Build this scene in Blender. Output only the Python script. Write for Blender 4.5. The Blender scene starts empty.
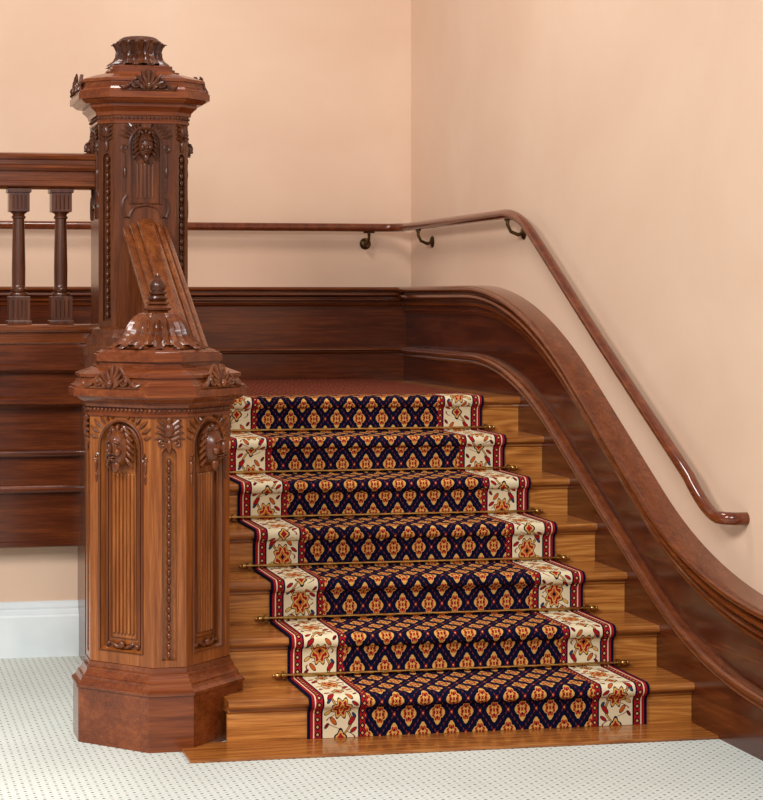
import bpy, bmesh, math, random
from mathutils import Vector, Matrix
random.seed(4)
PI=math.pi
SC=bpy.context.scene
COL=SC.collection
SC.view_settings.view_transform='Standard'
Z=Vector((0,0,1))

# ------------------------------------------------------------------ materials
def lin(r,g,b):
    f=lambda c:(c/255/12.92) if c/255<=0.04045 else ((c/255+0.055)/1.055)**2.4
    return (f(r),f(g),f(b),1.0)
class Ctx:
    def __init__(s,name):
        s.m=bpy.data.materials.new(name); s.m.use_nodes=True
        s.nt=s.m.node_tree; s.b=s.nt.nodes['Principled BSDF']
    def math(s,op,a,b=None,c=None,clamp=False):
        n=s.nt.nodes.new('ShaderNodeMath'); n.operation=op; n.use_clamp=clamp
        for i,v in enumerate((a,b,c)):
            if v is None: continue
            if isinstance(v,E): s.nt.links.new(v.s,n.inputs[i])
            else: n.inputs[i].default_value=v
        return E(s,n.outputs[0])
    def mix(s,f,a,b):
        n=s.nt.nodes.new('ShaderNodeMix'); n.data_type='RGBA'
        for i,v in ((0,f),(6,a),(7,b)):
            if isinstance(v,E): s.nt.links.new(v.s,n.inputs[i])
            else: n.inputs[i].default_value=v
        return E(s,n.outputs[2])
    def coord(s,kind='Object'):
        n=s.nt.nodes.new('ShaderNodeTexCoord'); return n.outputs[kind]
    def sep(s,sock):
        n=s.nt.nodes.new('ShaderNodeSeparateXYZ'); s.nt.links.new(sock,n.inputs[0])
        return [E(s,o) for o in n.outputs]
    def mapping(s,sock,scale,loc=(0,0,0)):
        n=s.nt.nodes.new('ShaderNodeMapping'); s.nt.links.new(sock,n.inputs[0])
        n.inputs['Scale'].default_value=scale; n.inputs['Location'].default_value=loc
        return n.outputs[0]
    def noise(s,sock,scale,detail=4,dist=0,rough=.5):
        n=s.nt.nodes.new('ShaderNodeTexNoise'); s.nt.links.new(sock,n.inputs['Vector'])
        n.inputs['Scale'].default_value=scale; n.inputs['Detail'].default_value=detail
        n.inputs['Distortion'].default_value=dist; n.inputs['Roughness'].default_value=rough
        return E(s,n.outputs[0])
    def ramp(s,f,stops):
        n=s.nt.nodes.new('ShaderNodeValToRGB'); s.nt.links.new(f.s,n.inputs[0])
        el=n.color_ramp.elements
        while len(el)<len(stops): el.new(0.5)
        for e,(p,c) in zip(el,stops): e.position=p; e.color=c
        return E(s,n.outputs[0])
    def bump(s,h,strength,dist=.002):
        n=s.nt.nodes.new('ShaderNodeBump'); s.nt.links.new(h.s,n.inputs['Height'])
        n.inputs['Strength'].default_value=strength; n.inputs['Distance'].default_value=dist
        s.nt.links.new(n.outputs[0],s.b.inputs['Normal'])
    def color(s,c):
        if isinstance(c,E): s.nt.links.new(c.s,s.b.inputs['Base Color'])
        else: s.b.inputs['Base Color'].default_value=c
    def set(s,**k):
        for a,v in k.items(): s.b.inputs[a.replace('_',' ')].default_value=v
class E:
    def __init__(s,c,k): s.c=c; s.s=k
    def __add__(s,o): return s.c.math('ADD',s,o)
    __radd__=__add__
    def __sub__(s,o): return s.c.math('SUBTRACT',s,o)
    def __rsub__(s,o): return s.c.math('SUBTRACT',o,s)
    def __mul__(s,o): return s.c.math('MULTIPLY',s,o)
    __rmul__=__mul__
    def __truediv__(s,o): return s.c.math('DIVIDE',s,o)
    def __lt__(s,o): return s.c.math('LESS_THAN',s,o)
    def __gt__(s,o): return s.c.math('GREATER_THAN',s,o)
    def f(s,op,b=None): return s.c.math(op,s,b)
    def fract(s): return s.f('FRACT')
    def abs(s): return s.f('ABSOLUTE')

def wood(name,dark,mid,light,axis='z',rough=.34,grain=1.0,coat=.15,figure=0,spec=.4):
    c=Ctx(name); co=c.coord('Object')
    ax={'x':0,'y':1,'z':2}[axis]
    def sc(a,b): t=[b]*3; t[ax]=a; return tuple(t)
    n1=c.noise(c.mapping(co,sc(.7,7)),2.6*grain,5,.5,.55)       # broad tone
    n2=c.noise(c.mapping(co,sc(3,90)),3.0*grain,4,.3,.6)        # fine fibres
    n3=c.noise(c.mapping(co,sc(1.2,34)),2.4*grain,3,.2,.6)      # growth lines
    f=n1*.40+n2*.32+n3*.28
    if figure:
        base=c.noise(c.mapping(co,sc(.7,8)),1.3,2,.05,.4)
        rings=(base*figure).f('SINE')*.5+.5
        f=n1*.18+n2*.30+n3*.42+rings*.10
    col=c.ramp(f,[(.31,dark),(.5,mid),(.68,light)])
    c.color(col); c.set(Roughness=rough,Coat_Weight=coat,Coat_Roughness=.12,Specular_IOR_Level=spec)
    c.bump(n2,.08,.001)
    return c.m
MAHOG=wood('mahogany_board',lin(34,12,5),lin(74,29,11),lin(116,54,22),'y',.22,1,.35)
MAHOGX=wood('mahogany_board_cross',lin(44,17,6),lin(88,38,15),lin(126,62,27),'x',.22,1,.3)
MAHCAP=wood('mahogany_moulding',lin(62,25,9),lin(106,49,19),lin(140,74,33),'y',.17,1.3,.45)
MAHCAPX=wood('mahogany_moulding_cross',lin(56,23,9),lin(102,48,19),lin(140,74,33),'x',.19,1.3,.4)
NEWEL=wood('cherry_newel',lin(84,39,13),lin(138,74,30),lin(180,110,54),'z',.28,1.1,.22)
NEWELB=wood('cherry_newel_base',lin(68,27,10),lin(114,53,22),lin(148,80,38),'x',.25,.8,.3)
NEWELD=wood('dark_cherry_newel',lin(48,20,8),lin(92,45,19),lin(130,71,35),'z',.25,1.0,.3)
CARVE=wood('carved_cherry',lin(54,22,8),lin(102,49,20),lin(144,82,40),'z',.30,1.0,.2)
CARVED=wood('carved_dark_cherry',lin(40,16,7),lin(78,37,16),lin(116,64,33),'z',.30,1.0,.2)
OAK=wood('golden_oak',lin(118,62,22),lin(192,120,52),lin(226,160,84),'x',.36,1.1,.1,80)
OAKT=wood('golden_oak_tread',lin(98,48,17),lin(158,92,38),lin(198,132,68),'x',.24,1.1,.25,70)
RAIL=wood('rail_mahogany',lin(60,23,8),lin(102,44,18),lin(136,68,31),'y',.14,1.2,.45)
RAILB=wood('banister_cherry',lin(66,29,10),lin(112,57,24),lin(152,90,45),'y',.24,1.2,.25)

def plaster():
    c=Ctx('peach_plaster'); co=c.coord('Object')
    n=c.noise(co,.9,5,.4,.6); n2=c.noise(co,60,3)
    c.color(c.ramp(n,[(.3,lin(220,184,157)),(.7,lin(229,198,172))]))
    c.set(Roughness=.6,Specular_IOR_Level=.25); c.bump(n2,.08,.001); return c.m
PLASTER=plaster()
def paint():
    c=Ctx('white_gloss_paint'); n=c.noise(c.coord(),5,3)
    c.color(c.ramp(n,[(.3,lin(222,228,228)),(.7,lin(236,240,240))])); c.set(Roughness=.35); return c.m
WHITE=paint()
def metal(name,a,b,r,m):
    c=Ctx(name); n=c.noise(c.coord(),30,3)
    c.color(c.ramp(n,[(.3,a),(.7,b)])); c.set(Roughness=r,Metallic=m); return c.m
BRASS=metal('aged_brass',lin(176,136,74),lin(214,176,108),.28,1.0)
BRONZE=metal('dark_bronze',lin(58,40,24),lin(112,84,48),.35,.9)
def floorcarpet():
    c=Ctx('dotted_floor_carpet'); x,y,z=c.sep(c.coord('Object'))
    p=.036
    def dots(ox,oy,rr):
        a=((x+y)*.707/p+ox).fract()-.5; b=((y-x)*.707/p+oy).fract()-.5
        return (a*a+b*b).f('SQRT')<rr
    base=c.noise(c.coord('Object'),2,4); fine=c.noise(c.coord('Object'),400,2)
    col=c.ramp(base,[(.3,lin(206,210,203)),(.7,lin(219,223,217))])
    a=((x+y)*.707/p+.5).fract()-.5; b=((y-x)*.707/p+.5).fract()-.5
    col=c.mix(((a.abs()<.08)*.4),col,lin(190,188,170))
    col=c.mix(((b.abs()<.08)*.4),col,lin(190,188,170))
    col=c.mix(dots(0,0,.155),col,lin(132,120,100))
    col=c.mix(dots(.5,.5,.10),col,lin(170,164,146))
    c.color(col); c.set(Roughness=.95,Specular_IOR_Level=.2); c.bump(fine,.3,.002); return c.m
FLOORC=floorcarpet()

NAVY=lin(12,14,40); RED=lin(158,26,30); DRED=lin(112,18,26); GOLD=lin(216,164,88); ORANGE=lin(192,92,36); CREAM=lin(232,216,180); TEAL=lin(50,58,92)
def runner_mat(name,border=True,hw=.6225,ground=None):
    c=Ctx(name)
    n=c.nt.nodes.new('ShaderNodeUVMap'); n.uv_map='uv'
    x,y,z=c.sep(n.outputs[0])
    def motif(a,b,wa,wb,k=8,amp=.14,ph=0.0):
        A=a/wa; B=b/wb
        ang=B.f('ARCTAN2',A)
        r=(A*A+B*B).f('SQRT')
        return r/((ang*k+ph).f('COSINE')*amp+1.0)
    px,py=.104,.146
    def cell(o):
        a=((x/px+o).fract()-.5)*px; b=((y/py+o).fract()-.5)*py
        return a,b
    a0,b0=cell(0.0); a1,b1=cell(.5)
    mn=lambda *k:motif(a0,b0,*k).f('MINIMUM',motif(a1,b1,*k))
    r=mn(.0225,.0350,8,.13,PI)        # lobed gold outline, lobes at the diagonals
    rt=mn(.0225,.0350,4,.24,0.0)      # points up, down and to the sides
    ri=mn(.0150,.0235,4,.30,PI)
    s=(x/px+y/py).fract()-.5; d=(x/px-y/py).fract()-.5
    l=s.abs().f('MINIMUM',d.abs())
    dash=((x/.0104).fract()<.5)
    g=ground or NAVY
    col=c.mix((l<.026)*dash,g,lin(112,44,44))
    spot=((s.abs()<.060)*(d.abs()<.060))
    col=c.mix(spot,col,RED)
    spot=((s.abs()<.028)*(d.abs()<.028))
    col=c.mix(spot,col,GOLD)
    col=c.mix(rt<1.0,col,GOLD)
    col=c.mix(r<.92,col,GOLD)
    col=c.mix(r<.78,col,RED)
    col=c.mix(rt<.66,col,ORANGE)
    col=c.mix(rt<.54,col,DRED)
    col=c.mix(ri<.66,col,GOLD)
    col=c.mix(ri<.30,col,RED)
    if border:
        t=hw-x.abs()
        P=.232
        sy=(y/P).fract()-.5; sy2=(y/P+.5).fract()-.5
        tc=t-.118
        band=c.mix(c.noise(c.coord('Object'),60,2)*.3,CREAM,lin(208,188,146))
        # stem with a dark edge, winding between the flowers, and tendrils
        w=((y/P*6.2832*1.0).f('SINE')*.038-tc).abs()
        band=c.mix(w<.0050,band,lin(60,30,30)); band=c.mix(w<.0022,band,GOLD)
        w2=((y/P*6.2832*2.0).f('COSINE')*.050-tc).abs()
        band=c.mix((w2<.0026)*(((y/.03).fract())<.7),band,DRED)
        for (oy,ot,ca,sa,colr,wa,wb) in ((.25,.040,.8,.6,RED,.020,.009),(.25,-.026,.8,-.6,ORANGE,.018,.008),(.75,.026,.8,-.6,ORANGE,.018,.008),(.75,-.040,.8,.6,RED,.020,.009),(.11,.046,.6,.8,RED,.015,.007),(.89,-.046,.6,.8,RED,.015,.007),(.38,-.046,.6,.8,GOLD,.015,.007),(.62,.046,.6,-.8,RED,.015,.007),(.33,.048,.8,-.6,TEAL,.011,.006),(.67,-.048,.8,.6,TEAL,.011,.006),(.18,-.050,.8,.6,DRED,.012,.006),(.82,.050,.8,.6,DRED,.012,.006)):
            yy=((y/P+(.5-oy)).fract()-.5)*P; tt=tc-ot
            u=yy*ca+tt*sa; v=tt*ca-yy*sa
            rr=(u*u/(wa*wa)+v*v/(wb*wb))
            band=c.mix(rr<1.0,band,lin(40,20,34)); band=c.mix(rr<.62,band,colr)
        rb=motif(tc,sy*P,.034,.048,8,.16,PI)
        band=c.mix(rb<1.0,band,lin(50,16,30)); band=c.mix(rb<.90,band,GOLD); band=c.mix(rb<.74,band,RED)
        rb=motif(tc,sy*P,.031,.045,4,.24)
        band=c.mix(rb<.56,band,GOLD); band=c.mix(rb<.42,band,ORANGE); band=c.mix(rb<.2,band,NAVY)
        rb=motif(tc,sy2*P,.020,.028,4,.2)
        band=c.mix(rb<1.0,band,NAVY); band=c.mix(rb<.76,band,GOLD); band=c.mix(rb<.48,band,RED)
        def guard(tm,hw2):
            q=((y/.026).fract()-.5).abs()*2; wv=((t-tm)/hw2).abs()
            gcol=c.mix((q+wv)<.90,RED,NAVY)
            return c.mix((q+wv)<.44,gcol,GOLD)
        e=c.mix(t<.206,col,guard(.196,.011))
        e=c.mix(t<.186,e,NAVY)
        e=c.mix(t<.180,e,band)
        e=c.mix(t<.054,e,NAVY)
        e=c.mix(t<.048,e,guard(.036,.012))
        e=c.mix(t<.024,e,CREAM)
        e=c.mix(t<.020,e,RED)
        e=c.mix(t<.010,e,NAVY)
        col=e
    c.color(col); c.set(Roughness=.95,Specular_IOR_Level=.08)
    c.bump(c.noise(c.coord('Object'),350,2),.35,.002)
    return c.m
RUN=runner_mat('persian_runner')
def landing_mat():
    """small all-over diamond figure in dark red and navy"""
    c=Ctx('landing_carpet_weave')
    n=c.nt.nodes.new('ShaderNodeUVMap'); n.uv_map='uv'
    x,y,z=c.sep(n.outputs[0])
    s=((x/.060+y/.085).fract()-.5).abs(); d=((x/.060-y/.085).fract()-.5).abs()
    col=c.mix((s<.12),lin(48,12,28),lin(128,26,32)); col=c.mix((d<.12),col,lin(128,26,32))
    m=s.f('MAXIMUM',d)
    col=c.mix(m<.12,col,GOLD)
    col=c.mix((s>.36)*(d>.36),col,lin(176,110,60))
    c.color(col); c.set(Roughness=.95,Specular_IOR_Level=.08); return c.m
LANDC=landing_mat()

# ------------------------------------------------------------------ object helpers
ORG={}
def obj(name,bm,mat,parent=None,origin=None,bevel=0,flat=False,fixn=True,ang=38,**props):
    o_=ORG.get(parent.name,Vector()) if parent else Vector(origin or (0,0,0))
    if fixn: bmesh.ops.recalc_face_normals(bm,faces=bm.faces)
    bmesh.ops.translate(bm,verts=bm.verts,vec=-o_)
    me=bpy.data.meshes.new(name); bm.to_mesh(me); bm.free()
    me.materials.append(mat)
    if not flat:
        me.shade_smooth(); me.set_sharp_from_angle(angle=math.radians(ang))
    o=bpy.data.objects.new(name,me); COL.objects.link(o)
    if parent: o.parent=parent
    else: o.location=o_
    ORG[o.name]=o_.copy()
    if bevel:
        b=o.modifiers.new('bevel','BEVEL'); b.width=bevel; b.segments=2; b.limit_method='ANGLE'; b.angle_limit=math.radians(30); b.harden_normals=True
    for k,v in props.items(): o[k]=v
    return o
def thing(name,loc,label,cat,group=None):
    o=bpy.data.objects.new(name,None); COL.objects.link(o); o.location=loc; o.empty_display_size=.1
    ORG[o.name]=Vector(loc); o['label']=label; o['category']=cat
    if group: o['group']=group
    return o
def struct(name,bm,mat,**k):
    o=obj(name,bm,mat,None,(0,0,0),**k); o['kind']='structure'; return o
def NB(): return bmesh.new()
def box(bm,x0,x1,y0,y1,z0,z1):
    v=[bm.verts.new((x,y,z)) for x in (x0,x1) for y in (y0,y1) for z in (z0,z1)]
    for f in ((0,1,3,2),(4,6,7,5),(0,4,5,1),(2,3,7,6),(0,2,6,4),(1,5,7,3)):
        bm.faces.new([v[i] for i in f])
def loft(bm,rings,closed=True,caps=True):
    R=[[bm.verts.new(p) for p in r] for r in rings]
    n=len(R[0])
    for a,b in zip(R,R[1:]):
        for i in range(n if closed else n-1):
            j=(i+1)%n
            try: bm.faces.new((a[i],a[j],b[j],b[i]))
            except ValueError: pass
    if caps and closed:
        bm.faces.new(R[0][::-1]); bm.faces.new(R[-1])
    return R
def lathe(bm,prof,c,n=28,mod=None,caps=True):
    rings=[]
    for i,(r,z) in enumerate(prof):
        ring=[]
        for k in range(n):
            t=2*PI*k/n; rr=r*(mod(t,i/(len(prof)-1)) if mod else 1)
            ring.append((c[0]+rr*math.cos(t),c[1]+rr*math.sin(t),z))
        rings.append(ring)
    loft(bm,rings,True,caps)
def ell(bm,c,rad,rot=None,seg=12,rn=8):
    m=Matrix.Translation(Vector(c))@((rot or Matrix.Identity(3)).to_4x4())@Matrix.Diagonal((rad[0],rad[1],rad[2],1))
    bmesh.ops.create_uvsphere(bm,u_segments=seg,v_segments=rn,radius=1,matrix=m)
def tube(bm,pts,r,n=8,closed=False,ry=None,up=None):
    pts=[Vector(p) for p in pts]; rings=[]
    N=len(pts); prev=None
    for i,p in enumerate(pts):
        if closed: t=pts[(i+1)%N]-pts[i-1]
        else: t=pts[min(i+1,N-1)]-pts[max(i-1,0)]
        t.normalize()
        if up is not None: a=Vector(up)
        elif prev is None:
            a=Vector((0,0,1)) if abs(t.z)<.9 else Vector((1,0,0))
        else: a=prev
        s=t.cross(a)
        if s.length<1e-6: s=t.cross(Vector((0,1,0)))
        s.normalize(); u=s.cross(t).normalized(); prev=u
        rr=r[i] if isinstance(r,(list,tuple)) else r
        rv=rr*(ry or 1)
        rings.append([p+s*rr*math.cos(2*PI*k/n)+u*rv*math.sin(2*PI*k/n) for k in range(n)])
    if closed: rings.append(rings[0]); loft(bm,rings,True,False)
    else: loft(bm,rings,True,True)
def sweep(bm,path,O,prof):
    O=Vector(O); path=[Vector(p) for p in path]; rings=[]
    N=len(path)
    for i,p in enumerate(path):
        t=(path[min(i+1,N-1)]-path[max(i-1,0)]).normalized()
        P=O.cross(t).normalized()
        if P.z<0: P=-P
        rings.append([p+O*o+P*q for o,q in prof])
    loft(bm,rings)
def extr_x(bm,prof,x0,x1):
    loft(bm,[[(x0,y,z) for y,z in prof],[(x1,y,z) for y,z in prof]])

# ------------------------------------------------------------------ dimensions
H=.1556; T=.30; Y1=6.357; XR=2.97; XL=1.27
WX=3.03; WY=10.06; ZL=7*H
nose=lambda i:Y1+T*(i-1)
ris=lambda i:nose(i)+.028

# ------------------------------------------------------------------ setting
bm=NB(); box(bm,-3,WX+.1,-1,8.2,-.1,0); struct('floor',bm,FLOORC)
bm=NB(); box(bm,-1.4,WX+.12,WY,WY+.12,0,3.7); struct('wall_back',bm,PLASTER)
bm=NB(); box(bm,WX,WX+.12,2.0,WY,0,3.7); struct('wall_right',bm,PLASTER)
bm=NB(); box(bm,-1.4,1.15,8.16,8.26,0,.98); struct('wall_left',bm,PLASTER)
bm=NB(); extr_x(bm,[(8.16,0),(8.118,0),(8.118,.172),(8.124,.178),(8.124,.186),(8.134,.192),(8.142,.200),(8.138,.210),(8.144,.218),(8.150,.222),(8.150,.232),(8.16,.234)],-1.4,.965); struct('baseboard_left',bm,WHITE,ang=20)
bm=NB(); box(bm,-1.4,WX-.06,8.30,WY-.001,ZL-.10,ZL); box(bm,-1.4,XL-.12,8.17,8.30,ZL-.10,ZL); struct('floor',bm,OAKT)

def bez(p0,p1,p2,n=18):
    return [tuple((1-t)**2*a+2*t*(1-t)*b+t*t*c for a,b,c in zip(p0,p1,p2)) for t in [k/n for k in range(n+1)]]
def rake(top,cu,cl,yu,yl,ya,yb,bot):
    s=(cu[1]-cl[1])/(cu[0]-cl[0]); L=lambda y:cl[1]+s*(y-cl[0])
    return [(WY,top)]+bez((yu,top),cu,(ya,L(ya)))+bez((yb,L(yb)),cl,(yl,bot))+[(2.0,bot)]
UP=rake(1.598,(8.12,1.598),(6.24,.502),8.85,5.55,7.45,6.75,.502)
LO=rake(1.27,(8.28,1.27),(6.26,.215),8.85,5.65,7.75,6.75,.215)
def zat(c,y):
    for (a,za),(b,zb) in zip(c,c[1:]):
        if b<=y<=a: return za+(zb-za)*((a-y)/(a-b)) if a!=b else za
    return c[-1][1]
def capprof(k):
    P=[(0,0),(.084,0),(.100,-.004),(.108,-.014),(.106,-.025),(.092,-.032),(.080,-.034),(.080,-.042),(.096,-.046),(.099,-.057),(.090,-.067),(.072,-.071),(.066,-.076),(.066,-.083),(.078,-.087),(.078,-.097),(.066,-.104),(.054,-.107),(.054,-.113),(.063,-.118),(.060,-.128),(.048,-.133),(.044,-.142),(0,-.142)]
    return [(o,q*k) for o,q in P]
LOWP=[(0,0),(.046,0),(.066,-.004),(.078,-.012),(.080,-.022),(.074,-.030),(.066,-.033),(.066,-.039),(.070,-.044),(.066,-.052),(.060,-.055),(0,-.055)]
LOWX=[(o,q*.62) for o,q in LOWP]
bm=NB(); sweep(bm,[(WX,y,z) for y,z in UP],(-1,0,0),capprof(1.0)); struct('trim_1',bm,MAHCAP,ang=50)
bm=NB(); sweep(bm,[(-1.4,WY,1.598),(WX,WY,1.598)],(0,-1,0),capprof(.75)); struct('trim_2',bm,MAHCAPX,ang=50)
bm=NB(); sweep(bm,[(WX,y,z) for y,z in LO],(-1,0,0),LOWP); struct('trim_3',bm,MAHCAP,ang=50)
bm=NB(); sweep(bm,[(-1.4,WY,1.27),(WX,WY,1.27)],(0,-1,0),LOWX); struct('trim_4',bm,MAHCAPX,ang=50)
ys=[2.0+k*(WY-2.0)/220 for k in range(221)]
bm=NB()
loft(bm,[[(WX,y,zat(LO,y)-.05),(WX-.04,y,zat(LO,y)-.05),(WX-.04,y,zat(UP,y)-.03),(WX,y,zat(UP,y)-.03)] for y in ys]); struct('trim_5',bm,MAHOG)
bm=NB()
loft(bm,[[(WX,y,0),(WX-.06,y,0),(WX-.06,y,zat(LO,y)-.015),(WX,y,zat(LO,y)-.015)] for y in ys]); struct('baseboard_right',bm,MAHOG)
bm=NB(); box(bm,-1.4,WX,WY-.04,WY,1.2,1.57); struct('trim_6',bm,MAHOGX)
bm=NB(); box(bm,-1.4,WX,WY-.06,WY,ZL,1.255); struct('baseboard_back',bm,MAHOGX)

F=[(8.16,1.05),(8.16,.475),(8.07,.475),(8.062,.480),(8.062,.498),(8.078,.502),(8.078,.706),(8.056,.710),(8.052,.718),(8.052,.730),(8.056,.738),(8.070,.742),(8.070,.858),(8.046,.862),(8.040,.870),(8.040,.884),(8.046,.892),(8.058,.896),(8.058,1.076),(8.0,1.080),(7.985,1.090),(7.985,1.112),(7.995,1.120),(8.020,1.124),(8.020,1.218),(7.990,1.222),(7.975,1.232),(7.975,1.250),(7.985,1.256),(8.004,1.260),(8.004,1.340),(8.16,1.345)]
bm=NB(); extr_x(bm,F,-1.4,1.0); struct('trim_7',bm,MAHOGX,ang=50)

# ------------------------------------------------------------------ staircase
st=thing('staircase',(2.1,Y1,0),'golden oak staircase of seven risers climbing to the landing beside curved mahogany wainscot','staircase')
def tread_prof(y0,y1,z):
    a=[(y1,z),(y0+.015,z)]
    for k in range(1,8):
        t=PI/2+PI*k/8; a.append((y0+.015+.015*math.cos(t),z-.015+.015*math.sin(t)))
    return a+[(y0+.015,z-.030),(y0+.024,z-.031),(y0+.022,z-.042),(y0+.028,z-.048),(y1,z-.048)]
def shift_grain(o,d):
    for v in o.data.vertices: v.co-=Vector(d)
    o.location=d
for i in range(1,7):
    bm=NB(); extr_x(bm,tread_prof(nose(i),nose(i+1)+.05,i*H),XL,XR); shift_grain(obj('tread',bm,OAKT,st),(.41*((i*3)%7),0,.3*i))
for i in range(1,8):
    bm=NB(); box(bm,XL,XR,ris(i),ris(i)+.02,(i-1)*H,i*H-.04)
    shift_grain(obj('riser',bm,OAK,st),(.37*((i*5)%7),.5*i,0))
bm=NB(); extr_x(bm,tread_prof(nose(7),nose(7)+.14,ZL),XL,XR); obj('landing_nosing',bm,OAKT,st)
bm=NB()
loft(bm,[[(1.14,y,0),(1.27,y,0),(1.27,y,H+.08+.5187*(y-Y1)),(1.14,y,H+.08+.5187*(y-Y1))] for y in (6.87,7.81)]); obj('stringer',bm,MAHOG,st)
bm=NB(); box(bm,1.10,XR,6.16,ris(1)+.01,0,.012); obj('floor_board',bm,OAKT,st,bevel=.003)

# runner
e=.009
path=[(ris(1)-e,.013)]
for i in range(1,8):
    z=i*H; y=nose(i)
    path+= [(ris(i)-e,z-.056),(y+.014-.4*e,z-.036-e*.5)]
    R=.016+e
    for k in range(9):
        t=PI*1.5-PI*k/8; path.append((y+.016+R*math.cos(t),z-.016+R*math.sin(t)))
    if i<7:
        path.append((ris(i+1)-e-.012,z+e)); path.append((ris(i+1)-e-.003,z+e+.003)); path.append((ris(i+1)-e,z+e+.014))
path.append((nose(7)+.16,ZL+e))
RX0,RX1=1.55,2.795; RC=(RX0+RX1)/2
def carpet(name,path,x0,x1,mat,th,**kw):
    bm=NB(); uv=bm.loops.layers.uv.new('uv')
    s=0; S=[0]
    for a,b in zip(path,path[1:]): s+=math.dist(a,b); S.append(s)
    def nrm(i):
        a=path[max(i-1,0)]; b=path[min(i+1,len(path)-1)]
        dy,dz=b[0]-a[0],b[1]-a[1]; l=math.hypot(dy,dz) or 1
        return (-dz/l,dy/l)
    rows=[]
    for i,(y,z) in enumerate(path):
        n=nrm(i); und=(y-n[0]*th,z-n[1]*th)
        rows.append([bm.verts.new((x0,y,z)),bm.verts.new((x1,y,z)),bm.verts.new((x1,und[0],und[1])),bm.verts.new((x0,und[0],und[1]))])
    U=[x0,x1,x1,x0]; mid=(x0+x1)/2
    for i in range(len(rows)-1):
        for k in range(4):
            j=(k+1)%4
            f=bm.faces.new((rows[i][k],rows[i][j],rows[i+1][j],rows[i+1][k]))
            for l,(kk,ii) in zip(f.loops,((k,i),(j,i),(j,i+1),(k,i+1))): l[uv].uv=(U[kk]-mid,S[ii])
    bm.faces.new(rows[0]); bm.faces.new(rows[-1][::-1])
    return obj(name,bm,mat,None,((x0+x1)/2,path[0][0],0),**kw)
carpet('stair_runner',path,RX0,RX1,RUN,.007,label='navy, gold and red patterned carpet runner with cream floral borders down the oak stairs',category='carpet runner')
carpet('landing_carpet',[(8.335,ZL+.010),(WY-.075,ZL+.010)],1.45,2.80,LANDC,.009,label='dark red patterned carpet lying flat on the landing above the stairs',category='carpet')

# stair rods
nth=['second','third','fourth','fifth','sixth','seventh']
def make_rod():
    t=thing('stair_rod',(0,0,0),'','stair rod','brass stair rods')
    W=(RX1-RX0)/2+.03
    bm=NB(); tube(bm,[(-W,0,0),(W,0,0)],.0055,10); obj('rod',bm,BRASS,t)
    for s in (-1,1):
        bm=NB(); ell(bm,(s*(W+.008),0,0),(.014,.010,.010)); ell(bm,(s*(W+.024),0,0),(.006,.006,.006))
        obj('finial',bm,BRASS,t)
        bm=NB(); tube(bm,[(s*(W-.02),0,0),(s*(W-.008),0,0)],.009,10); box(bm,s*(W-.014)-.006,s*(W-.014)+.006,-.004,.013,-.013,.013)
        obj('bracket',bm,BRASS,t)
    return t
rod0=make_rod()
for k in range(6):
    if k==0: r=rod0
    else:
        r=rod0.copy(); COL.objects.link(r)
        for ch in rod0.children:
            c2=ch.copy(); COL.objects.link(c2); c2.parent=r
    r.location=(RC,ris(k+2)-e-.008,(k+1)*H+e+.012)
    r['label']='thin brass stair rod at the foot of the %s riser from the floor'%nth[k]

# ------------------------------------------------------------------ newel posts
class Newel:
    def __init__(s,c,Hs,hw,rot): s.c=Vector((c[0],c[1],0)); s.Hs=Hs; s.hw=hw; s.rot=rot
    def ring(s,d,z):
        a=s.Hs+d; b=max(s.hw+d*.4142,.004)
        pts=[(a,-b),(a,b),(b,a),(-b,a),(-a,b),(-a,-b),(-b,-a),(b,-a)]
        cr,sr=math.cos(s.rot),math.sin(s.rot)
        return [(s.c.x+x*cr-y*sr,s.c.y+x*sr+y*cr,z) for x,y in pts]
    def stack(s,bm,prof): loft(bm,[s.ring(d,z) for d,z in prof])
    def face(s,k,wide=True):
        al=s.rot+k*PI/2+(0 if wide else PI/4)
        ap=s.Hs if wide else (s.Hs+s.hw)/math.sqrt(2)
        hwid=s.hw if wide else (s.Hs-s.hw)/math.sqrt(2)
        return Face(s.c,al,ap,hwid)
class Face:
    def __init__(s,c,al,ap,hw):
        s.c=c; s.ap=ap; s.hw=hw
        s.N=Vector((math.cos(al),math.sin(al),0)); s.T=Vector((-math.sin(al),math.cos(al),0))
        s.M=Matrix((s.T,Z,s.N)).transposed()
    def P(s,a,z,o=0): return s.c+s.N*(s.ap+o)+s.T*a+Z*z
    def E(s,bm,a,z,o,ra,rz,ro,ang=0,seg=10,rn=6):
        ell(bm,s.P(a,z,o),(ra,rz,ro),s.M@Matrix.Rotation(ang,3,'Z'),seg,rn)
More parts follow.
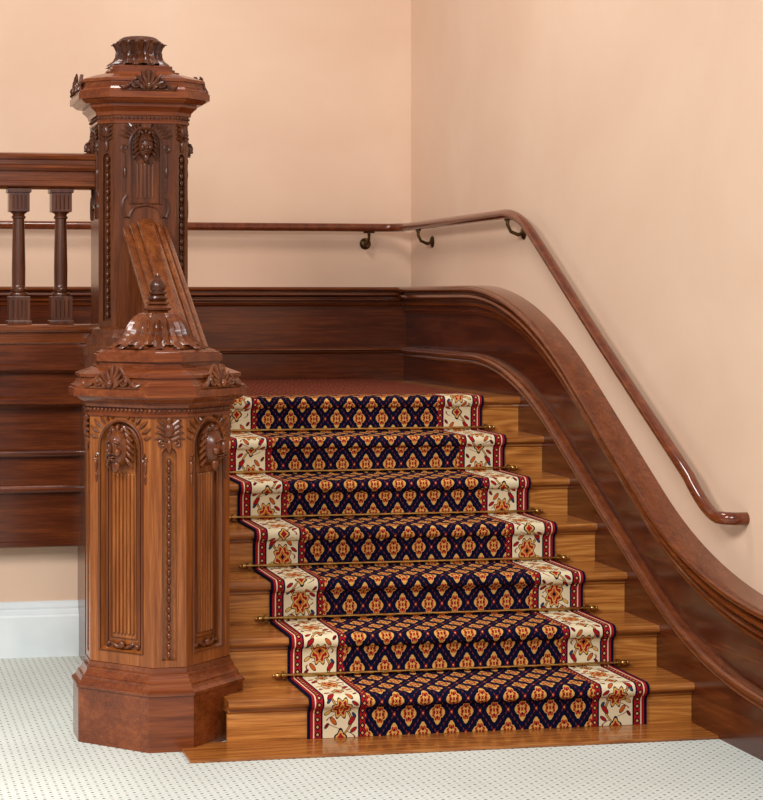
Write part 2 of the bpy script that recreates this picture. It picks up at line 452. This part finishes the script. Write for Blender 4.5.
def plate(bm,f,z0,z1,hi,zb,zs,rt,W=None,off=0,th=.014,slope=0):
    W=W or f.hw; inner=[(hi,zb),(hi,zs)]; outer=[(W,z0),(W,zs)]; back=[(hi-slope,zb+slope),(hi-slope,zs)]
    ca=math.atan2(z1-zs,W)
    angs=sorted(set([PI*k/16 for k in range(1,16)]+[ca,PI-ca]))
    for t in angs:
        inner.append((hi*math.cos(t),zs+rt*math.sin(t))); back.append(((hi-slope)*math.cos(t),zs+(rt-slope)*math.sin(t)))
        k=min(W/abs(math.cos(t)) if abs(math.cos(t))>1e-6 else 1e9,(z1-zs)/math.sin(t))
        outer.append((k*math.cos(t),zs+k*math.sin(t)))
    inner+=[(-hi,zs),(-hi,zb)]; outer+=[(-W,zs),(-W,z0)]; back+=[(-hi+slope,zs),(-hi+slope,zb+slope)]
    n=len(inner)
    V=lambda L,o:[bm.verts.new(f.P(a,z,o+off)) for a,z in L]
    vi=V(inner,0); vo=V(outer,0); vb=V(back,-th); vob=V(outer,-th)
    for i in range(n):
        j=(i+1)%n
        bm.faces.new((vi[i],vi[j],vo[j],vo[i])); bm.faces.new((vb[i],vb[j],vi[j],vi[i])); bm.faces.new((vo[i],vo[j],vob[j],vob[i]))
        bm.faces.new((vob[i],vob[j],vb[j],vb[i]))
def arch_pts(f,hi,zb,zs,rt,o):
    p=[(hi,zb),(hi,zs)]+[(hi*math.cos(PI*k/14),zs+rt*math.sin(PI*k/14)) for k in range(1,14)]+[(-hi,zs),(-hi,zb)]
    return [f.P(a,z,o) for a,z in p]
def head(bm,f,a,z,s,o=-.006,X=1.5):
    """carved relief head: brow, eyes, nose, cheeks, beard, with hair hanging at the sides"""
    f.E(bm,a,z+.05*s,o,.62*s,.98*s,.62*s*X,seg=20,rn=14)
    for q in (-1,1):
        for k in range(6):
            t=k/5; x=q*(.34+.36*math.sin(PI*(.10+.62*t)))*s; zz=(.98-1.55*t)*s
            tube(bm,[f.P(a+x*.75,z+zz+.12*s,o+.34*s),f.P(a+x,z+zz-.04*s,o+.34*s),f.P(a+x+q*.14*s,z+zz-.26*s,o+.20*s),f.P(a+x+q*.02*s,z+zz-.46*s,o+.08*s)],[.05*s,.10*s,.09*s,.02*s],6)
        f.E(bm,a+q*.27*s,z-.14*s,o+.50*s*X,.19*s,.24*s,.20*s)
        f.E(bm,a+q*.23*s,z+.20*s,o+.56*s*X,.11*s,.055*s,.08*s)
        f.E(bm,a+q*.24*s,z+.36*s,o+.56*s*X,.23*s,.08*s,.14*s,-q*.25)
    f.E(bm,a,z+.06*s,o+.66*s*X,.10*s,.30*s,.18*s)
    f.E(bm,a,z-.18*s,o+.72*s*X,.14*s,.09*s,.12*s)
    f.E(bm,a,z-.38*s,o+.58*s*X,.22*s,.06*s,.12*s); f.E(bm,a,z-.50*s,o+.56*s*X,.16*s,.06*s,.12*s)
    f.E(bm,a,z-.84*s,o+.34*s*X,.22*s,.36*s,.20*s)
    for q in (-1,0,1): f.E(bm,a+q*.26*s,z+(1.0-.10*abs(q))*s,o+.30*s,.13*s,.22*s,.20*s,-q*.5)
def spiral(bm,f,a,z,r,turns,sgn,start,rad,o,P=None):
    P=P or f.P
    pts=[]; rr=[]; n=22
    for k in range(n+1):
        u=k/n; t=start+sgn*turns*2*PI*u; q=r*(1-.82*u)
        pts.append(P(a+q*math.cos(t),z+q*math.sin(t),o)); rr.append(rad*(1-.5*u))
    tube(bm,pts,rr,6)
def crest(bm,f,z,w,h,o,lean=.45):
    """carved pediment: a pointed backing board, a palmette on it and scrolls running out along the cornice"""
    cl,sl=math.cos(lean),math.sin(lean)
    P=lambda a,hh,oo: f.P(a,z+hh*cl,o+oo*cl-hh*sl)
    def EE(a,hh,oo,ra,rz,ro,ang=0):
        ell(bm,P(a,hh,oo),(ra,rz,ro),f.M@Matrix.Rotation(-lean,3,'X')@Matrix.Rotation(ang,3,'Z'),10,6)
    out=[(-w*1.05,0),(-w*.95,h*.16),(-w*.66,h*.34),(-w*.36,h*.60),(-w*.16,h*.90),(0,h*1.0),(w*.16,h*.90),(w*.36,h*.60),(w*.66,h*.34),(w*.95,h*.16),(w*1.05,0)]
    A=[bm.verts.new(P(a,b,.004)) for a,b in out]; B=[bm.verts.new(P(a,b,-.010)) for a,b in out]
    bm.faces.new(A); bm.faces.new(B[::-1])
    for i in range(len(A)):
        j=(i+1)%len(A); bm.faces.new((A[i],B[i],B[j],A[j]))
    for k in range(7):
        t=PI*(.16+.68*k/6); L=h*(.55+.45*math.sin(t)); cx,cz=math.cos(t),math.sin(t)
        base=P(cx*L*.10,cz*L*.10,.006); mid=P(cx*L*.60,cz*L*.60,.016); tip=P(cx*L*1.0,cz*L*1.02,.020)
        tube(bm,[base,(base+mid)/2,mid,(mid*.4+tip*.6),tip],[h*.04,h*.085,h*.090,h*.07,h*.03],7)
    EE(0,h*.16,.018,h*.15,h*.18,h*.15)
    for q in (-1,1):
        spiral(bm,f,q*w*.50,h*.27,h*.22,1.7,-q,PI/2,h*.07,.014,P)
        tube(bm,[P(q*w*.42,h*.50,.006),P(q*w*.64,h*.38,.010),P(q*w*.86,h*.12,.012),P(q*w*1.02,h*.06,.012),P(q*w*1.14,h*.14,.010),P(q*w*1.16,h*.26,.008)],[h*.04,h*.08,h*.075,h*.07,h*.05,h*.02],6)
        for j in range(3): EE(q*w*(.72+.14*j),h*(.26-.07*j),.008,h*.12,h*.045,h*.06,-q*(.9-.3*j))
        EE(q*w*.26,h*.08,.014,h*.18,h*.06,h*.10,q*.6)
    tube(bm,[P(-w*1.1,0,.006),P(w*1.1,0,.006)],h*.05,6)
def leafring(bm,c,prof,n,width,off=0,camber=.012,ser=5,wav=.20):
    m0=prof; prof=[]
    for (a,b),(a2,b2) in zip(m0,m0[1:]):
        for k in range(3): prof.append((a+(a2-a)*k/3,b+(b2-b)*k/3))
    prof.append(m0[-1]); m=len(prof)
    for k in range(n):
        th=2*PI*(k+off)/n; rows=[]
        for i,(r,z) in enumerate(prof):
            t=i/(m-1); w=width*(math.sin(PI*(.14+.83*t))**.6)*(1+wav*math.sin(ser*2*PI*t))
            row=[]
            for j in range(9):
                s=(j-4)/4
                a=th+s*w/max(r,.02)
                rr=r+camber*(1-s*s)+(camber*.9 if j==4 else 0)-(camber*.5 if j in (2,6) else 0)
                row.append((c[0]+rr*math.cos(a),c[1]+rr*math.sin(a),z))
            rows.append(row)
        R=[[bm.verts.new(p) for p in row] for row in rows]
        for a,b in zip(R,R[1:]):
            for j in range(8): bm.faces.new((a[j],a[j+1],b[j+1],b[j]))
def beads(bm,f,z0,z1,r,o,w=1.0):
    z=z0; k=0
    while z<z1:
        big=(k%3!=2); rz=r*1.7 if big else r*.6; ra=r*w if big else r*.7
        f.E(bm,0,z+rz,o,ra,rz,ra,0,8,6); z+=2*rz*.96; k+=1
def spandrels(bm,f,hw,zs,z1,r):
    for q in (-1,1):
        for j in range(6):
            t=PI*(.10+.30*j/5); ra=r*1.13
            x=ra*math.cos(t); zz=zs+ra*math.sin(t)
            dx,dz=math.cos(t),math.sin(t)
            L=min((hw*.97-x)/max(dx,.01),(z1-.006-zz)/max(dz,.01),.045)
            L=max(L,.010)
            tube(bm,[f.P(q*x,zz,.001),f.P(q*(x+dx*L*.5),zz+dz*L*.5,.006),f.P(q*(x+dx*L),zz+dz*L,.002)],[.003,.0065,.002],6)

# --- lower newel
C1=(1.066,6.617)
n1=Newel(C1,.2157,.133,PI/4)
nw=thing('newel_post',(C1[0],C1[1],0),'large carved octagonal newel post with leafy finial at the foot of the stairs','newel post')
bm=NB(); n1.stack(bm,[(.044,0),(.044,.188),(.050,.190),(.050,.200),(.044,.203),(.036,.210),(.030,.220),(.030,.227),(.022,.230),(.016,.240),(.012,.250),(.012,.256),(.003,.259),(.003,.276),(-.014,.280)])
obj('base',bm,NEWELB,nw,ang=16)
bm=NB(); n1.stack(bm,[(-.018,.27),(-.018,1.16)])
for k in range(4):
    plate(bm,n1.face(k),.278,1.13,.090,.322,1.020,.090,slope=.008,th=.018)
    plate(bm,n1.face(k,False),.278,1.13,.026,.300,1.00,.026,th=.016)
obj('shaft',bm,NEWEL,nw,ang=20)
for k in range(4):
    f=n1.face(k)
    bm=NB()
    tube(bm,arch_pts(f,.092,.320,1.020,.092,.001),.0050,6,closed=True)
    tube(bm,arch_pts(f,.070,.345,1.015,.078,-.014),.0065,6,closed=True)
    tube(bm,arch_pts(f,.054,.364,1.010,.064,-.016),.0030,6,closed=True)
    for q in (-1,1):
        spiral(bm,f,q*.104,.985,.014,1.2,q,PI/2,.005,.003)
        f.E(bm,q*.106,.955,.001,.006,.024,.007); f.E(bm,q*.105,.915,.001,.0045,.018,.005)
        f.E(bm,q*.030,.340,-.008,.026,.008,.008,q*.45); f.E(bm,q*.062,.342,-.010,.014,.008,.008,-q*.5)
    spandrels(bm,f,.133,1.020,1.13,.092)
    f.E(bm,0,.343,-.005,.014,.016,.012)
    obj('panel_frame',bm,CARVE,nw)
    bm=NB()
    for j in range(6):
        a=(j-2.5)*.0158
        tube(bm,[f.P(a,.385,-.015),f.P(a,.925,-.015)],.0060,8)
        f.E(bm,a,.925,-.015,.006,.008,.006); f.E(bm,a,.385,-.015,.006,.008,.006)
    obj('reeding',bm,NEWEL,nw)
    bm=NB(); head(bm,f,0,1.018,.070,-.008); obj('carved_head',bm,CARVE,nw)
    g=n1.face(k,False)
    bm=NB(); beads(bm,g,.305,.985,.0082,-.008)
    obj('bead_drop',bm,CARVE,nw)
    bm=NB()
    g.E(bm,0,1.085,.004,.018,.028,.014)
    for q in (-1,1):
        for j in range(4):
            tube(bm,[g.P(q*.008,1.050+.016*j,.003),g.P(q*.032,1.062+.018*j,.007),g.P(q*(.054-.004*j),1.054+.021*j,.002)],[.006,.0065,.002],6)
        spiral(bm,g,q*.026,1.038,.013,1.2,-q,PI/2,.005,.003)
    g.E(bm,0,1.030,.002,.010,.028,.010); g.E(bm,0,1.118,.003,.012,.014,.010)
    obj('cartouche',bm,CARVE,nw)
bm=NB(); n1.stack(bm,[(-.010,1.125),(.008,1.128),(.008,1.138),(.002,1.141),(.002,1.158),(.014,1.160),(.018,1.168),(.018,1.176),(.030,1.180),(.044,1.190),(.048,1.195),(.060,1.197),(.060,1.222),(.054,1.224),(.054,1.231),(.044,1.234),(.036,1.242),(.030,1.254),(.030,1.260),(.038,1.262),(.038,1.272),(.028,1.276),(-.020,1.294),(-.020,1.300),(-.034,1.302),(-.034,1.318)])
obj('cap',bm,NEWELB,nw,ang=10)
bm=NB()
R0=n1.ring(.004,1.150)
for a,b in zip(R0,R0[1:]+R0[:1]):
    a=Vector(a); b=Vector(b); m=max(2,round((b-a).length/.017))
    for q in range(m): ell(bm,a+(b-a)*(q+.5)/m,(.0065,.0065,.0065),None,8,5)
obj('bead_band',bm,CARVE,nw)
bm=NB(); n1.stack(bm,[(-.034,1.312),(-.024,1.314),(-.024,1.338),(-.032,1.340),(-.032,1.346),(-.044,1.348),(-.050,1.354),(-.080,1.355),(-.080,1.362)]); obj('cap_block',bm,NEWELB,nw,ang=10)
for k in range(4):
    f=n1.face(k); bm=NB(); crest(bm,f,1.228,.105,.082,.050,.28); obj('crest',bm,CARVE,nw)
fin=NB()
lathe(fin,[(.146,1.356),(.150,1.362),(.140,1.370),(.122,1.380),(.106,1.394),(.096,1.412),(.088,1.432),(.076,1.452),(.060,1.468),(.046,1.480),(.036,1.488),(.046,1.492),(.049,1.499),(.044,1.506),(.032,1.510),(.040,1.514),(.040,1.520),(.026,1.524)],C1,72,lambda t,u:1+(.05*math.cos(18*t) if .1<u<.5 else 0))
leafring(fin,C1,[(.048,1.482),(.070,1.468),(.088,1.448),(.098,1.424),(.106,1.402),(.122,1.384),(.144,1.372),(.160,1.372)],13,.025,0,.009,5,.22)
leafring(fin,C1,[(.076,1.458),(.094,1.434),(.104,1.408),(.122,1.386),(.146,1.368),(.166,1.358),(.174,1.362)],13,.022,.5,.009,5,.22)
fo=obj('finial',fin,CARVE,nw,ang=30)
bm=NB()
lathe(bm,[(.022,1.520),(.032,1.526),(.036,1.534),(.034,1.540),(.024,1.545),(.030,1.549),(.031,1.555),(.024,1.560),(.027,1.566),(.030,1.576),(.025,1.590),(.015,1.602),(.010,1.608),(.011,1.614),(.001,1.622)],C1,24)
obj('bud',bm,CARVED,fo)

# --- upper newel
C2=(1.215,8.05)
n2=Newel(C2,.190,.128,0)
nu=thing('newel_post',(C2[0],C2[1],0),'tall dark carved newel post with crown finial at the landing, joining both balustrades','newel post')
bm=NB(); n2.stack(bm,[(.060,0),(.060,1.290),(.066,1.30),(.066,1.33),(.052,1.340),(.048,1.37),(.030,1.385),(.026,1.405),(.010,1.412),(-.01,1.420)]); obj('pedestal',bm,NEWELD,nu,ang=14)
bm=NB(); n2.stack(bm,[(-.014,1.39),(-.014,2.30)])
for k in range(4):
    plate(bm,n2.face(k),1.41,2.275,.064,1.93,2.180,.062,th=.016,slope=.006)
    plate(bm,n2.face(k,False),1.41,2.275,.021,1.44,2.12,.021,th=.012)
obj('shaft',bm,NEWELD,nu,ang=20)
for k in range(4):
    f=n2.face(k)
    bm=NB(); tube(bm,arch_pts(f,.066,1.93,2.180,.064,.001),.006,6,closed=True)
    ap=[(-.078,1.965),(-.094,1.945),(-.098,1.905),(-.088,1.872),(-.070,1.872),(-.062,1.895),(-.045,1.915),(0,1.925),(.045,1.915),(.062,1.895),(.070,1.872),(.088,1.872),(.098,1.905),(.094,1.945),(.078,1.965)]
    tube(bm,[f.P(a,z,.002) for a,z in ap],.0065,6)
    for q in (-1,1):
        tube(bm,[f.P(q*.088,1.98,.001),f.P(q*.088,2.14,.001)],.005,6); f.E(bm,q*.088,2.06,.001,.008,.03,.008)
        spiral(bm,f,q*.088,2.162,.016,1.2,q,-PI/2,.006,.002)
    spandrels(bm,f,.125,2.180,2.275,.066)
    obj('panel_frame',bm,CARVED,nu)
    bm=NB()
    for j in range(5):
        a=(j-2)*.0165
        tube(bm,[f.P(a,1.955,-.015),f.P(a,2.095,-.015)],.0062,8); f.E(bm,a,2.095,-.015,.006,.009,.006)
    obj('reeding',bm,NEWELD,nu)
    bm=NB(); head(bm,f,0,2.172,.060,-.010,1.15); obj('carved_head',bm,CARVED,nu)
    g=n2.face(k,False)
    bm=NB(); beads(bm,g,1.45,2.11,.0090,-.005); obj('bead_drop',bm,CARVED,nu)
    bm=NB(); g.E(bm,0,2.235,.004,.016,.030,.014); g.E(bm,0,2.175,.002,.010,.030,.010)
    for q in (-1,1):
        for j in range(4):
            tube(bm,[g.P(q*.008,2.195+.018*j,.003),g.P(q*.026,2.207+.018*j,.006),g.P(q*.038,2.200+.020*j,.001)],[.006,.0065,.002],6)
    obj('cartouche',bm,CARVED,nu)
bm=NB(); n2.stack(bm,[(-.008,2.262),(.006,2.266),(.006,2.276),(.002,2.279),(.002,2.298),(.012,2.300),(.014,2.314),(.026,2.326),(.036,2.334),(.036,2.346),(.056,2.349),(.070,2.358),(.074,2.364),(.088,2.366),(.088,2.392),(.082,2.394),(.082,2.401),(.072,2.404),(.062,2.416),(.058,2.430),(.058,2.436),(.067,2.438),(.067,2.450),(.058,2.454),(.010,2.470),(-.034,2.482),(-.034,2.488),(-.052,2.490),(-.052,2.500),(-.062,2.502),(-.062,2.516),(-.07,2.518)])
obj('cap',bm,NEWELB,nu,ang=10)
bm=NB()
R0=n2.ring(.004,2.289)
for a,b in zip(R0,R0[1:]+R0[:1]):
    a=Vector(a); b=Vector(b); m=max(2,round((b-a).length/.017))
    for q in range(m): ell(bm,a+(b-a)*(q+.5)/m,(.0065,.0065,.0065),None,8,5)
obj('bead_band',bm,CARVED,nu)
for k in range(4):
    f=n2.face(k); bm=NB(); crest(bm,f,2.398,.105,.092,.078,.22); obj('crest',bm,CARVED,nu)
bm=NB()
lathe(bm,[(.104,2.510),(.108,2.518),(.096,2.530),(.086,2.544),(.080,2.565),(.082,2.59),(.090,2.610),(.096,2.622),(.096,2.630),(.088,2.634),(.084,2.640),(.070,2.648),(.04,2.652),(.002,2.654)],C2,84,lambda t,u:1+(.05*math.cos(14*t) if .2<u<.56 else 0))
leafring(bm,C2,[(.082,2.585),(.084,2.562),(.094,2.545),(.110,2.534),(.122,2.526),(.128,2.526)],12,.024,0,.010,2,.10)
leafring(bm,C2,[(.082,2.570),(.090,2.55),(.106,2.534),(.122,2.521),(.132,2.518)],12,.018,.5,.009,2,.10)
leafring(bm,C2,[(.080,2.570),(.084,2.590),(.092,2.608),(.102,2.620),(.106,2.614)],14,.018,.5,.008,2,.05)
obj('finial',bm,CARVED,nu,ang=30)

# ------------------------------------------------------------------ landing balustrade
bal=thing('balustrade',(0,8.05,1.34),'dark wooden landing balustrade with turned balusters left of the tall newel post','balustrade')
yb=8.05
bm=NB(); extr_x(bm,[(yb+.045,1.345),(yb-.05,1.345),(yb-.05,1.388),(yb-.064,1.392),(yb-.072,1.402),(yb-.072,1.416),(yb-.064,1.422),(yb-.055,1.424),(yb+.055,1.424),(yb+.06,1.40)],-.5,1.03); obj('bottom_rail',bm,MAHCAPX,bal,ang=25)
TR=[(0,2.150),(-.055,2.148),(-.076,2.142),(-.080,2.132),(-.076,2.120),(-.062,2.116),(-.062,2.098),(-.070,2.094),(-.074,2.084),(-.066,2.072),(-.050,2.068),(-.050,2.032),(-.058,2.028),(-.058,2.008),(-.046,2.000),(-.03,1.996)]
bm=NB(); extr_x(bm,[(yb+a,z) for a,z in TR]+[(yb-a,z) for a,z in TR[:0:-1]],-.5,1.03); obj('top_rail',bm,MAHCAPX,bal,ang=25)
def baluster(parent,x,y,z0,z1,mat,name='baluster'):
    hb=.118; w=.048
    def bx(bm,za,zb,ww):
        r=lambda d,z:[(x-d,y-d,z),(x+d,y-d,z),(x+d,y+d,z),(x-d,y+d,z)]
        loft(bm,[r(ww-.002,za),r(ww,za+.002),r(ww,zb-.002),r(ww-.002,zb)])
    bm=NB()
    s0=z0+hb; s1=z1-.098
    pr=[(.040,s0-.002),(.042,s0+.006),(.040,s0+.014),(.030,s0+.018),(.035,s0+.025),(.035,s0+.032),(.029,s0+.039),(.0285,s0+.05),(.0290,s0+.12),(.0275,s0+.2),(.0250,s1-.05),(.0245,s1-.030),(.030,s1-.026),(.030,s1-.020),(.0245,s1-.014),(.027,s1-.008),(.036,s1-.002),(.037,s1+.002)]
    lathe(bm,pr,(x,y),24)
    b=obj(name,bm,mat,parent)
    bm=NB(); bx(bm,z0,z0+.016,w+.003); bx(bm,z0+.014,z0+hb,w-.003)
    for q in (-1.5,-.5,.5,1.5):
        tube(bm,[(x+q*.018,y-w+.004,z0+.030),(x+q*.018,y-w+.004,z0+hb-.016)],.005,6)
    obj('foot_block',bm,mat,b,ang=20)
    bm=NB(); bx(bm,z1-.098,z1-.016,w-.005); bx(bm,z1-.018,z1,w+.002)
    for q in (-1.5,-.5,.5,1.5):
        tube(bm,[(x+q*.017,y-w+.006,z1-.086),(x+q*.017,y-w+.006,z1-.028)],.005,6)
    obj('capital_block',bm,mat,b,ang=20)
    return b
for x in (.344,.5225,.701,.8795): baluster(bal,x,yb,1.424,1.998,CARVED)

# ------------------------------------------------------------------ sloping banister between the newels
bn=thing('banister',(1.215,6.85,.3),'sloping broad moulded cherry wood banister running down between the two newel posts','banister')
RPh=[(0,.028),(.022,.027),(.032,.022),(.036,.012),(.037,.002),(.043,.002),(.044,.010),(.054,.012),(.064,.008),(.068,-.002),(.069,-.010),(.075,-.010),(.076,-.004),(.088,-.006),(.095,-.014),(.095,-.040),(.088,-.060),(.072,-.072),(.066,-.090),(.050,-.110)]
RP=RPh+[(-a,b) for a,b in RPh[:0:-1]]
rz=lambda y:1.86+.5187*(y-7.90)
bm=NB(); loft(bm,[[(1.215+a,y,rz(y)+b) for a,b in RP] for y in (6.84,7.86)]); obj('rail',bm,RAILB,bn,ang=50)
for y in (7.05,7.24,7.43,7.62):
    z0=H+.08+.5187*(y-.05-Y1); baluster(bn,1.215,y,z0,rz(y)-.095,MAHOG)

# ------------------------------------------------------------------ wall handrail
hr=thing('handrail',(2.95,8.1,1.92),'long reddish wooden handrail on bronze brackets along the peach walls above the wainscot','handrail')
RXh=2.95; RYh=9.98; rzv=1.92
pts=[(-1.3,RYh,rzv),(1.0,RYh,rzv),(2.80,RYh,rzv)]
for k in range(1,9):
    t=PI/2*k/8; pts.append((2.83+.12*math.sin(t),RYh-.12+.12*math.cos(t),rzv))
pts+=[(RXh,9.5,rzv),(RXh,8.8,rzv),(RXh,8.45,rzv)]
pts+=[(RXh,y,z) for y,z in bez((8.36,rzv),(8.13,1.93),(7.95,1.815),10)]
pts+=[(RXh,y,z) for y,z in ((7.786,1.721),(7.5,1.55),(7.176,1.359),(6.75,1.115),(6.45,.945))]
pts+=[(RXh,y,z) for y,z in bez((6.36,.893),(6.23,.785),(6.13,.775),8)]
pts+=[(RXh+.012,6.095,.775),(RXh+.035,6.078,.775),(WX,6.075,.775)]
bm=NB(); tube(bm,pts,.0225,14); obj('rail',bm,RAIL,hr)
def bracket(p,O,z):
    O=Vector(O); p=Vector(p); bm=NB()
    wall=p-O*.08
    q=[wall+Z*(z-.085),wall+O*.03+Z*(z-.095),wall+O*.065+Z*(z-.080),wall+O*.08+Z*(z-.05),wall+O*.08+Z*(z-.022)]
    tube(bm,q,[.010,.009,.008,.008,.010],8)
    lathe(bm,[(.0,0),(.030,0),(.032,.004),(.026,.010),(.014,.014),(.001,.015)],(0,0),20,caps=False)
    vs=list(bm.verts)[-120:]
    R=Z.rotation_difference(O).to_matrix().to_4x4()
    bmesh.ops.transform(bm,matrix=Matrix.Translation(wall+Z*(z-.085))@R,verts=vs)
    side=O.cross(Z)
    tube(bm,[p+side*-.03+Z*(z-.024),p+side*.03+Z*(z-.024)],.007,6)
    obj('bracket',bm,BRONZE,hr)
bracket((2.77,RYh,0),(0,-1,0),rzv); bracket((.3,RYh,0),(0,-1,0),rzv)
bracket((RXh,9.66,0),(-1,0,0),rzv); bracket((RXh,8.27,0),(-1,0,0),rzv)

# ------------------------------------------------------------------ light and camera
w=bpy.data.worlds.new('world'); SC.world=w; w.use_nodes=True
bg=w.node_tree.nodes['Background']; bg.inputs[0].default_value=(1.0,.975,.955,1); bg.inputs[1].default_value=.31
def area(name,loc,target,size,power,col,sy=None):
    d=bpy.data.lights.new(name,'AREA'); d.energy=power; d.color=col; d.size=size
    if sy: d.shape='RECTANGLE'; d.size_y=sy
    o=bpy.data.objects.new(name,d); COL.objects.link(o); o.location=loc
    o.rotation_euler=(Vector(target)-Vector(loc)).to_track_quat('-Z','Y').to_euler()
area('key_light',(-2.2,3.4,4.2),(2.0,8.3,.9),1.3,225,(1,.965,.93))
area('window_light',(.2,2.2,3.4),(1.7,5.5,0),1.4,118,(.88,.95,1.0),1.0)
area('overhead_fill',(1.2,7.4,4.8),(1.6,8.8,1),.9,60,(1,.95,.9))  # added warm light from above for highlights; no fixture hangs there
sd=bpy.data.lights.new('sun_patch','SPOT'); sd.energy=260; sd.spot_size=math.radians(24); sd.spot_blend=.9; sd.color=(1,.97,.88); sd.shadow_soft_size=.15
so=bpy.data.objects.new('sun_patch',sd); COL.objects.link(so); so.location=(-.9,3.9,3.6)
so.rotation_euler=(Vector((.38,6.35,0))-Vector(so.location)).to_track_quat('-Z','Y').to_euler()

cam=bpy.data.cameras.new('camera'); co=bpy.data.objects.new('camera',cam); COL.objects.link(co)
cam.sensor_fit='HORIZONTAL'; cam.sensor_width=36; cam.lens=1900/763*36
cam.shift_x=(381.5-211)/763; cam.shift_y=-100/763
co.location=(0,0,1.527); co.rotation_euler=(PI/2,0,-math.atan(.19)); cam.clip_start=.05
SC.camera=co
